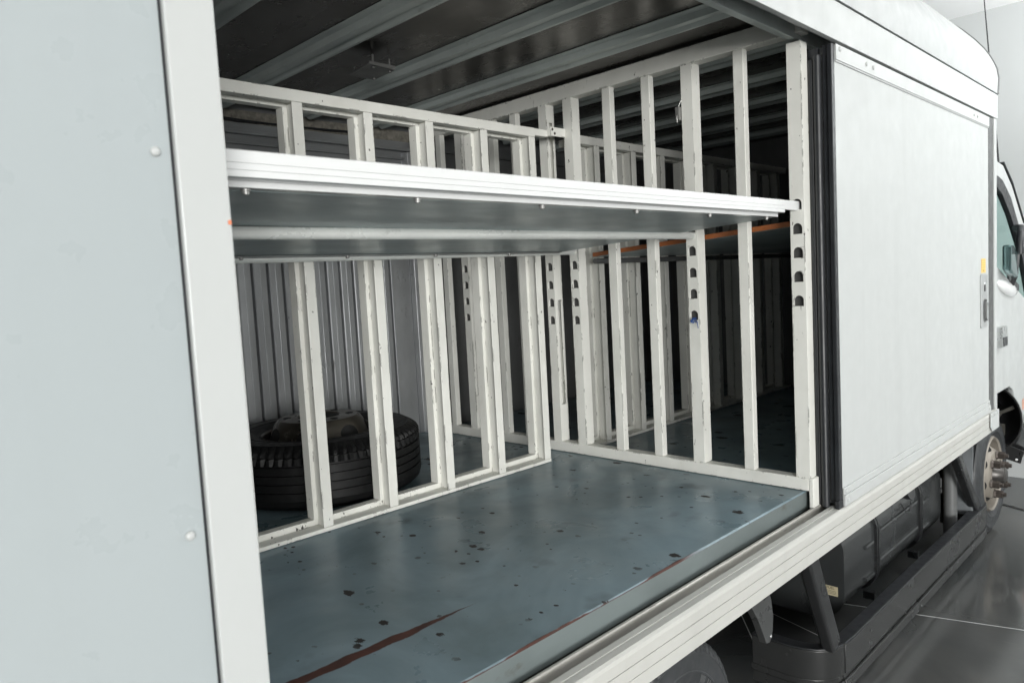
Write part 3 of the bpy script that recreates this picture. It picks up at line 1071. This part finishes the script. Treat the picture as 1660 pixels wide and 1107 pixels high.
# equipment ahead of the tank
m = MB()
m.prism([(4.565 + 0.035 * math.cos(a), 1.17 + 0.035 * math.sin(a)) for a in (2 * PI * k / 16 for k in range(16))], 'z', 0.10, 0.66, 0, True)
obj('vertical_pipe', m, GREYPL, truck)
m = MB()
m.box(4.66, 4.69, 1.30, 1.62, 0.12, 0.68)
for k in range(4):
    m.lathe([(0.0, -0.002), (0.008, -0.002), (0.008, 0.0)], (4.66, 1.42, 0.50 - k * 0.06), 'x', 8, 1)
obj('mounting_plate', m, [metal_sheet('dusty_plate', (0.28, 0.25, 0.17), 0.6, 0.2), DARKIN], truck, 0.002)
m = MB()
m.box(4.83, 4.90, 1.26, 1.5, 0.50, 0.685)
obj('red_bracket', m, REDC, truck, 0.004)
m = MB()
m.sheet([(4.655, 0.68), (4.66, 0.55), (4.64, 0.35), (4.655, 0.2)], 'y', 1.08, 1.16, 0.012)
obj('mud_flap', m, simple('grey_flap_rubber', (0.20, 0.215, 0.225), 0.45), truck)
m = MB()
m.box(2.65, 2.70, 1.35, 1.72, 0.30, 0.62)
m.box(2.70, 3.06, 1.66, 1.675, 0.28, 0.66)
obj('battery_side', m, metal_sheet('dirty_khaki_panel', (0.16, 0.15, 0.11), 0.6, 0.2, (1, 1, 0.4), 0.5), truck, 0.003)

# side guard bar with curled ends
path = [(2.585, 1.36), (2.585, 1.21), (2.593, 1.16), (2.612, 1.115), (2.645, 1.08), (2.685, 1.062), (2.72, 1.055)]
path2 = [(2.727, 1.053), (2.80, 1.050), (3.5, 1.05), (4.0, 1.05), (4.80, 1.05), (4.855, 1.056), (4.90, 1.078), (4.925, 1.115), (4.935, 1.17), (4.937, 1.32)]
m = MB()
for p in (path, path2):
    m.path_plate(p, 0.108, 0.222, 0.010)
    m.path_plate([(x, y + 0.012 if 2.73 < x < 4.8 else y + 0.008) for x, y in p], 0.082, 0.1075, 0.008)
    m.path_plate([(x, y) for x, y in p], 0.040, 0.0815, 0.012)
    # top flange
    n = len(p)
    inn = []
    for i in range(n):
        d = (Vector(p[min(i + 1, n - 1)]) - Vector(p[max(i - 1, 0)])).normalized()
        inn.append((p[i][0] - d.y * 0.052, p[i][1] + d.x * 0.052))
    m.prism(list(p) + inn[::-1], 'z', 0.2225, 0.229, 1, True)
for f in m.bm.faces:
    if abs(f.normal.z) > 0.5:
        f.smooth = False
guard = obj('side_guard', m, [simple('guard_face_paint', (0.030, 0.031, 0.031), 0.24, 0, 0.05, 2.5), RUBBER], truck, 0.003)


def strut(p, q, w, d):
    p, q = Vector(p), Vector(q)
    a = (q - p).normalized()
    yv = Vector((0, 1, 0))
    s = a.cross(yv).normalized()
    b = MB()
    vs = []
    for e in (p, q):
        vs.append([b.bm.verts.new(e + s * i * w / 2 + yv * j * d / 2) for i, j in ((-1, -1), (1, -1), (1, 1), (-1, 1))])
    A, B = vs
    for k in range(4):
        b.bm.faces.new((A[k], A[(k + 1) % 4], B[(k + 1) % 4], B[k]))
    b.bm.faces.new(A[::-1])
    b.bm.faces.new(B)
    return b


obj('strut', strut((2.48, 1.10, 0.69), (2.675, 1.085, 0.2295), 0.075, 0.05), BLACKP, guard, 0.012, seg=3)
obj('strut', strut((4.30, 1.10, 0.69), (4.71, 1.085, 0.2295), 0.06, 0.05), BLACKP, guard, 0.012, seg=3)
# grey rear mudguard tip
m = MB()
m.prism([(2.06, 0.69), (2.09, 0.59), (2.14, 0.52), (2.175, 0.455), (2.19, 0.425), (2.215, 0.42), (2.235, 0.45), (2.243, 0.50), (2.232, 0.56), (2.215, 0.60),
         (2.205, 0.578), (2.18, 0.575), (2.165, 0.60), (2.155, 0.69)], 'y', 1.10, 1.125)
m.ball((2.218, 1.098, 0.44), 0.006, 1, 0.5, 1, 8, 1)
obj('mudguard_tip', m, [simple('grey_mudguard', (0.055, 0.057, 0.057), 0.32, 0, 0.08), STEEL], truck, 0.006)

# ------------------------------------------------------------------ cab
cabm = MB()
YC = 1.05
def side_pieces(mb, y0, y1):
    # lower body, A pillar strip, roof strip, rear strip
    mb.prism([(4.90, 0.835), (4.90, 1.64), (5.10, 1.589), (5.82, 1.374), (6.05, 1.30), (6.24, 1.25), (6.30, 0.95), (6.30, 0.50), (5.62, 0.50), (5.56, 0.70), (5.50, 0.80), (5.40, 0.835)], 'y', y0, y1, 0)
    mb.prism([(5.10, 2.205), (5.252, 2.19), (5.471, 2.087), (5.82, 1.846), (6.24, 1.251), (6.14, 1.276), (5.79, 1.74), (5.43, 2.01), (5.22, 2.10), (5.10, 2.12)], 'y', y0, y1, 0)
    mb.prism([(4.90, 1.641), (4.90, 2.22), (5.099, 2.205), (5.099, 2.12), (4.98, 2.115), (4.98, 1.62)], 'y', y0, y1, 0)


side_pieces(cabm, YC, YC + 0.03)
side_pieces(cabm, 4.3 - YC - 0.03, 4.3 - YC)
prof_roof = [(4.90, 2.219), (5.10, 2.204), (5.252, 2.189), (5.471, 2.086), (5.471, 2.06), (5.24, 2.16), (4.90, 2.19)]
cabm.prism(prof_roof, 'y', YC + 0.031, 4.3 - YC - 0.031)
cabm.prism([(6.24, 1.25), (6.30, 0.95), (6.30, 0.50), (6.27, 0.50), (6.27, 0.95), (6.21, 1.25)], 'y', YC + 0.031, 4.3 - YC - 0.031)
cabm.box(4.901, 4.93, YC + 0.031, 4.3 - YC - 0.031, 0.90, 2.185)
cabm.box(4.94, 6.26, YC + 0.031, 4.3 - YC - 0.031, 0.93, 0.96)
cab = obj('cab', cabm, WHITE, truck, 0.006)
# black window frame following the pillar
m = MB()
m.prism([(5.10, 2.119), (5.22, 2.099), (5.43, 2.009), (5.79, 1.739), (6.139, 1.277), (6.02, 1.31), (5.72, 1.68), (5.42, 1.90), (5.20, 2.02), (5.10, 2.045)], 'y', YC - 0.004, YC + 0.026)
m.prism([(5.245, 2.203), (5.475, 2.098), (5.825, 1.856), (5.83, 1.862), (5.48, 2.106), (5.25, 2.212)], 'y', YC - 0.006, YC + 0.02)
m.prism([(4.981, 2.114), (5.099, 2.119), (5.099, 2.05), (5.0, 2.045), (5.0, 1.62), (4.981, 1.62)], 'y', YC - 0.004, YC + 0.026)
m.prism([(5.43, 1.50), (5.70, 1.42), (5.705, 1.46), (5.43, 1.54)], 'y', YC + 0.005, YC + 0.02)
obj('window_frame', m, RUBBER, cab, 0.002)
m = MB()
m.prism([(5.0, 1.615), (5.0, 2.044), (5.10, 2.044), (5.20, 2.018), (5.42, 1.898), (5.72, 1.678), (6.02, 1.312)], 'y', YC + 0.012, YC + 0.016)
obj('side_window', m, GLASS, cab)
m = MB()
m.prism([(5.02, 1.625), (5.02, 2.10), (5.20, 2.09), (5.42, 2.0), (5.78, 1.73), (6.1, 1.30)], 'y', 4.3 - YC - 0.018, 4.3 - YC - 0.014)
obj('side_window', m, GLASS, cab)
m = MB()
m.prism([(5.475, 2.058), (5.475, 2.075), (5.822, 1.838), (6.235, 1.252), (6.222, 1.252), (5.815, 1.826)], 'y', YC + 0.031, 4.3 - YC - 0.031)
obj('windscreen', m, GLASS, cab)
m = MB()
m.tube([(5.47, 1.03, 1.82), (5.38, 0.985, 1.815), (5.31, 0.975, 1.78), (5.285, 0.975, 1.72), (5.29, 0.975, 1.66)], 0.022, 12)
m.tube([(5.29, 0.98, 1.72), (5.29, 1.0, 1.52), (5.36, 1.03, 1.475)], 0.014, 10)
mir = obj('mirror_arm', m, RUBBER, cab)
m = MB()
pr = [(5.11, 1.715), (5.20, 1.712), (5.30, 1.66), (5.33, 1.54), (5.29, 1.515), (5.17, 1.545), (5.11, 1.57)]
m.prism(pr, 'y', 0.985, 1.03)
obj('wing_mirror', m, MIRRB, cab, 0.012, seg=3)
m = MB()
m.ball((5.33, 1.047, 1.455), 0.1, 2.5, 0.28, 0.46, 24)
bmesh.ops.rotate(m.bm, verts=m.bm.verts, cent=(5.33, 1.047, 1.455), matrix=Matrix.Rotation(math.radians(9), 3, 'Y'))
obj('side_lamp', m, LAMPG, cab)
m = MB()
m.box(5.03, 5.15, 1.012, 1.049, 1.118, 1.236, 0)
m.box(5.05, 5.1525, 1.010, 1.0115, 1.122, 1.175, 1)
obj('cab_door_handle', m, [STEEL, RUBBER], cab, 0.014, seg=3)
m = MB()
m.box(5.76, 5.90, 1.046, 1.0495, 0.63, 0.70)
obj('marker_reflector', m, simple('pale_orange_reflector', (0.75, 0.42, 0.30), 0.4), cab, 0.002)
# black wheel arch liner ahead of the front wheel
bc = Vector((5.34, 1.155, 0.635))


def bowl(k, n=28, rows=8):
    out = []
    for r in range(rows + 1):
        t = r / rows
        rad, dep = math.cos(t * PI / 2 * 0.96), math.sin(t * PI / 2)
        out.append([bc + Vector((0.15 * dep * k, 0.185 * rad * math.cos(a) * k, 0.222 * rad * math.sin(a) * k)) for a in (2 * PI * q / n for q in range(n))])
    return out


m = MB()
outer, inner = bowl(1.0), bowl(0.955)
vo = [[m.bm.verts.new(p) for p in r] for r in outer]
vi = [[m.bm.verts.new(p) for p in r] for r in inner]
for V in (vo, vi):
    for A, B in zip(V, V[1:]):
        for q in range(28):
            m.bm.faces.new((A[q], A[(q + 1) % 28], B[(q + 1) % 28], B[q])).smooth = True
    m.bm.faces.new(V[-1])
for q in range(28):
    m.bm.faces.new((vo[0][q], vo[0][(q + 1) % 28], vi[0][(q + 1) % 28], vi[0][q]))
m.sheet([(1.02, 0.70), (1.09, 0.66), (1.12, 0.60), (1.12, 0.53)], 'x', 5.38, 5.40, 0.02, 1)
m.box(5.37, 5.385, 1.07, 1.17, 0.53, 0.60, 1)
obj('mudguard', m, [BLACKP, simple('dark_bracket', (0.13, 0.125, 0.11), 0.35, 0.4)], truck)
m = MB()
m.prism([(0.965, 0.44), (0.985, 0.36), (1.075, 0.385), (1.13, 0.42), (1.13, 0.50)], 'x', 5.36, 5.375)
m.tube([(5.40, 1.01, 0.435), (5.80, 0.985, 0.56)], 0.045, 14)
for y, z in ((1.005, 0.385), (1.06, 0.40)):
    m.lathe([(0.0, -0.0005), (0.008, -0.0005), (0.008, 0.002)], (5.3595, y, z), 'x', 10, 1)
obj('step_bracket', m, [BLACKP, LAMPG], truck, 0.002)
m = MB()
m.tube([(5.64, 1.15, 2.05), (5.64, 1.15, 2.2), (5.376, 1.15, 2.9), (5.245, 1.15, 3.25)], [0.008, 0.006, 0.004, 0.003], 8)
obj('antenna', m, RUBBER, truck)

# ------------------------------------------------------------------ loose things in the cargo bay
def sh_z(y):          # underside of the sloping shelf
    return 1.824 - 0.052 * (y - 1.1)


shelf = thing('cargo_shelf', 'white edged sheet metal shelf across the open bay, sloping back on two pipes', 'shelf', (1.5, 1.6, 1.8))
XS0, XS1 = 0.47, 2.405
m = MB()
m.prism([(1.145, sh_z(1.145)), (1.145, sh_z(1.145) + 0.022), (2.085, sh_z(2.085) + 0.022), (2.085, sh_z(2.085))], 'x', XS0, XS1)
obj('shelf_deck', m, SHELFU, shelf, 0.001)
m = MB()
fr = [(1.102, 1.834), (1.0995, 1.836), (1.0995, 1.846), (1.1005, 1.8465), (1.0995, 1.847), (1.0995, 1.857), (1.1005, 1.8575), (1.0995, 1.858), (1.0995, 1.876),
      (1.102, 1.878), (1.144, 1.876), (1.144, 1.8225), (1.124, 1.8235), (1.124, 1.834)]
m.prism(fr, 'x', XS0, XS1)
m.box(XS1 + .0005, PX + 0.018, 1.1015, 1.118, 1.846, 1.877)
for f in m.bm.faces:
    f.normal_update()
bmesh.ops.recalc_face_normals(m.bm, faces=m.bm.faces)
for f in m.bm.faces:
    if f.normal.z < -0.7:
        f.material_index = 1
obj('front_rail', m, [SHELFW, ALU], shelf, 0.0008)
m = MB()
m.box(XS0, XS1 - 0.02, 2.086, 2.106, 1.766, 1.796)
m.box(XS0, XS1 - 0.02, 2.074, 2.0855, 1.769, 1.7725)
obj('rear_rail', m, ALU, shelf, 0.001)
b0 = None
for (x, y) in ((0.545, 1.136), (0.89, 1.136), (1.245, 1.136), (1.61, 1.136), (1.98, 1.136), (2.345, 1.136),
               (0.967, 2.08), (1.327, 2.08), (1.697, 2.08), (2.072, 2.08)):
    z = (1.8215 if y < 1.5 else 1.768)
    if b0 is None:
        b = MB()
        b.lathe([(0.0080, 0.001), (0.0080, -0.002), (0.0058, -0.0025), (0.0058, -0.007), (0.003, -0.0085), (0.0, -0.0085)], (x, y, z), 'z', 12)
        b0 = obj('bolt', b, simple('dull_bolt_zinc', (0.34, 0.34, 0.33), 0.45, 0.5), shelf)
        p0 = Vector((x, y, z))
    else:
        dup(b0, shelf, Vector((x, y, z)) - p0)

m = MB()
m.tube([(0.40, 1.512, 1.7865), (PX + 0.045, 1.519, 1.795)], 0.0143, 24)
p1 = obj('support_pipe', m, ZINC, label='thicker galvanised pipe running under the middle of the white edged shelf', cat='pipe')
p1['group'] = 'pipes under the shelf'
m = MB()
m.tube([(0.40, 2.118, 1.762), (PX + 0.045, 2.116, 1.775)], 0.014, 20)
p2 = obj('support_pipe', m, ZINC, label='thin metal pipe under the rear edge of the white edged shelf', cat='pipe')
p2['group'] = 'pipes under the shelf'

# shelf of the next bay, seen through the partition, with an orange edge band
sh2 = thing('cargo_shelf', 'dark shelf with an orange edge band behind the slatted partition', 'shelf', (3.6, 1.6, 1.77))
m = MB()
m.prism([(1.12, 1.800), (1.12, 1.818), (2.08, 1.765), (2.08, 1.747)], 'x', 2.612, 4.70)
obj('shelf_deck', m, SHELFU, sh2, 0.001)
m = MB()
m.prism([(1.12, 1.801), (1.12, 1.820), (2.08, 1.766), (2.08, 1.748)], 'x', 2.598, 2.6115)
obj('orange_band', m, ORANGE, sh2, 0.001)
m = MB()
m.tube([(2.66, 2.118, 1.73), (4.7, 2.118, 1.73)], 0.0125, 14)
obj('rear_rail', m, DARKW, sh2)

# spare wheel lying flat behind the middle frame
sc_ = Vector((1.53, 2.70, 0.985))
spare = thing('spare_wheel', 'black truck tyre on a dull steel rim lying flat behind the slats', 'spare wheel', (sc_.x, sc_.y, ZP))
m = MB()
m.lathe([(0.240, -0.10), (0.236, 0.095), (0.230, 0.108), (0.224, 0.102), (0.220, 0.06), (0.212, 0.062), (0.205, 0.075), (0.180, 0.138), (0.170, 0.155), (0.158, 0.165),
         (0.088, 0.168), (0.083, 0.160), (0.082, 0.03), (0.0, 0.03)], sc_, 'z', 80)
for k in range(7):
    a = 2 * PI * k / 7 + 0.35
    vs = []
    for j in range(18):
        t = 2 * PI * j / 18
        rr = 0.1925 + 0.0125 * math.sin(t)
        aa = a + 0.22 * math.cos(t)
        hh = 0.075 + (0.205 - rr) / 0.025 * 0.063 + 0.003
        vs.append(m.bm.verts.new(polar(sc_, 'z', rr + 0.001, aa, hh)))
    mid = m.bm.verts.new(polar(sc_, 'z', 0.1935, a, 0.075 + 0.5 * 0.063 + 0.004))
    for j in range(18):
        m.bm.faces.new((vs[j], vs[(j + 1) % 18], mid)).material_index = 1
for k in range(6):
    a = 2 * PI * k / 6 + 0.5
    m.bm.faces.new([m.bm.verts.new(polar(sc_, 'z', 0, 0, 0.1675) + polar((0, 0, 0), 'z', 0.124, a, 0) + polar((0, 0, 0), 'z', 0.017, 2 * PI * j / 12, 0)) for j in range(12)]).material_index = 1
m.lathe([(0.0, 0.1625), (0.0825, 0.1625)], sc_, 'z', 28, 1)
obj('rim', m, [RIMD, DARKIN], spare)
tm = tyre_mb(sc_, 0.405, 0.245, 0.235, 'z', 216, 1, True)
obj('tyre', tm, [TYRE, DARKIN], spare)

# small clip hung on a stud, scrap of blue twine
m = MB()
m.box(2.492, 2.508, 1.546, 1.562, 2.235, 2.285)
m.tube([(2.50, 1.553, 2.285), (2.505, 1.548, 2.30), (2.507, 1.54, 2.312)], 0.0022, 8)
m.tube([(2.50, 1.553, 2.26), (2.487, 1.553, 2.25), (2.49, 1.553, 2.225)], 0.003, 8)
obj('hanging_clip', m, simple('dull_clip_steel', (0.30, 0.30, 0.29), 0.4, 0.6), label='small steel clip hung high on a partition stud', cat='clip', bevel=0.002)
m = MB()
random.seed(3)
base = Vector((2.503, 1.517, 1.468))
pts = [base + Vector((random.uniform(-0.008, 0.005), random.uniform(-0.014, 0.014), random.uniform(-0.012, 0.012))) for _ in range(14)]
m.tube(pts, 0.0022, 6)
m.tube([base, base + Vector((-0.006, -0.016, -0.004)), base + Vector((-0.007, -0.020, -0.03))], 0.0016, 6)
obj('blue_twine', m, BLUE, label='scrap of blue twine knotted in the lowest hole of a stud', cat='twine')
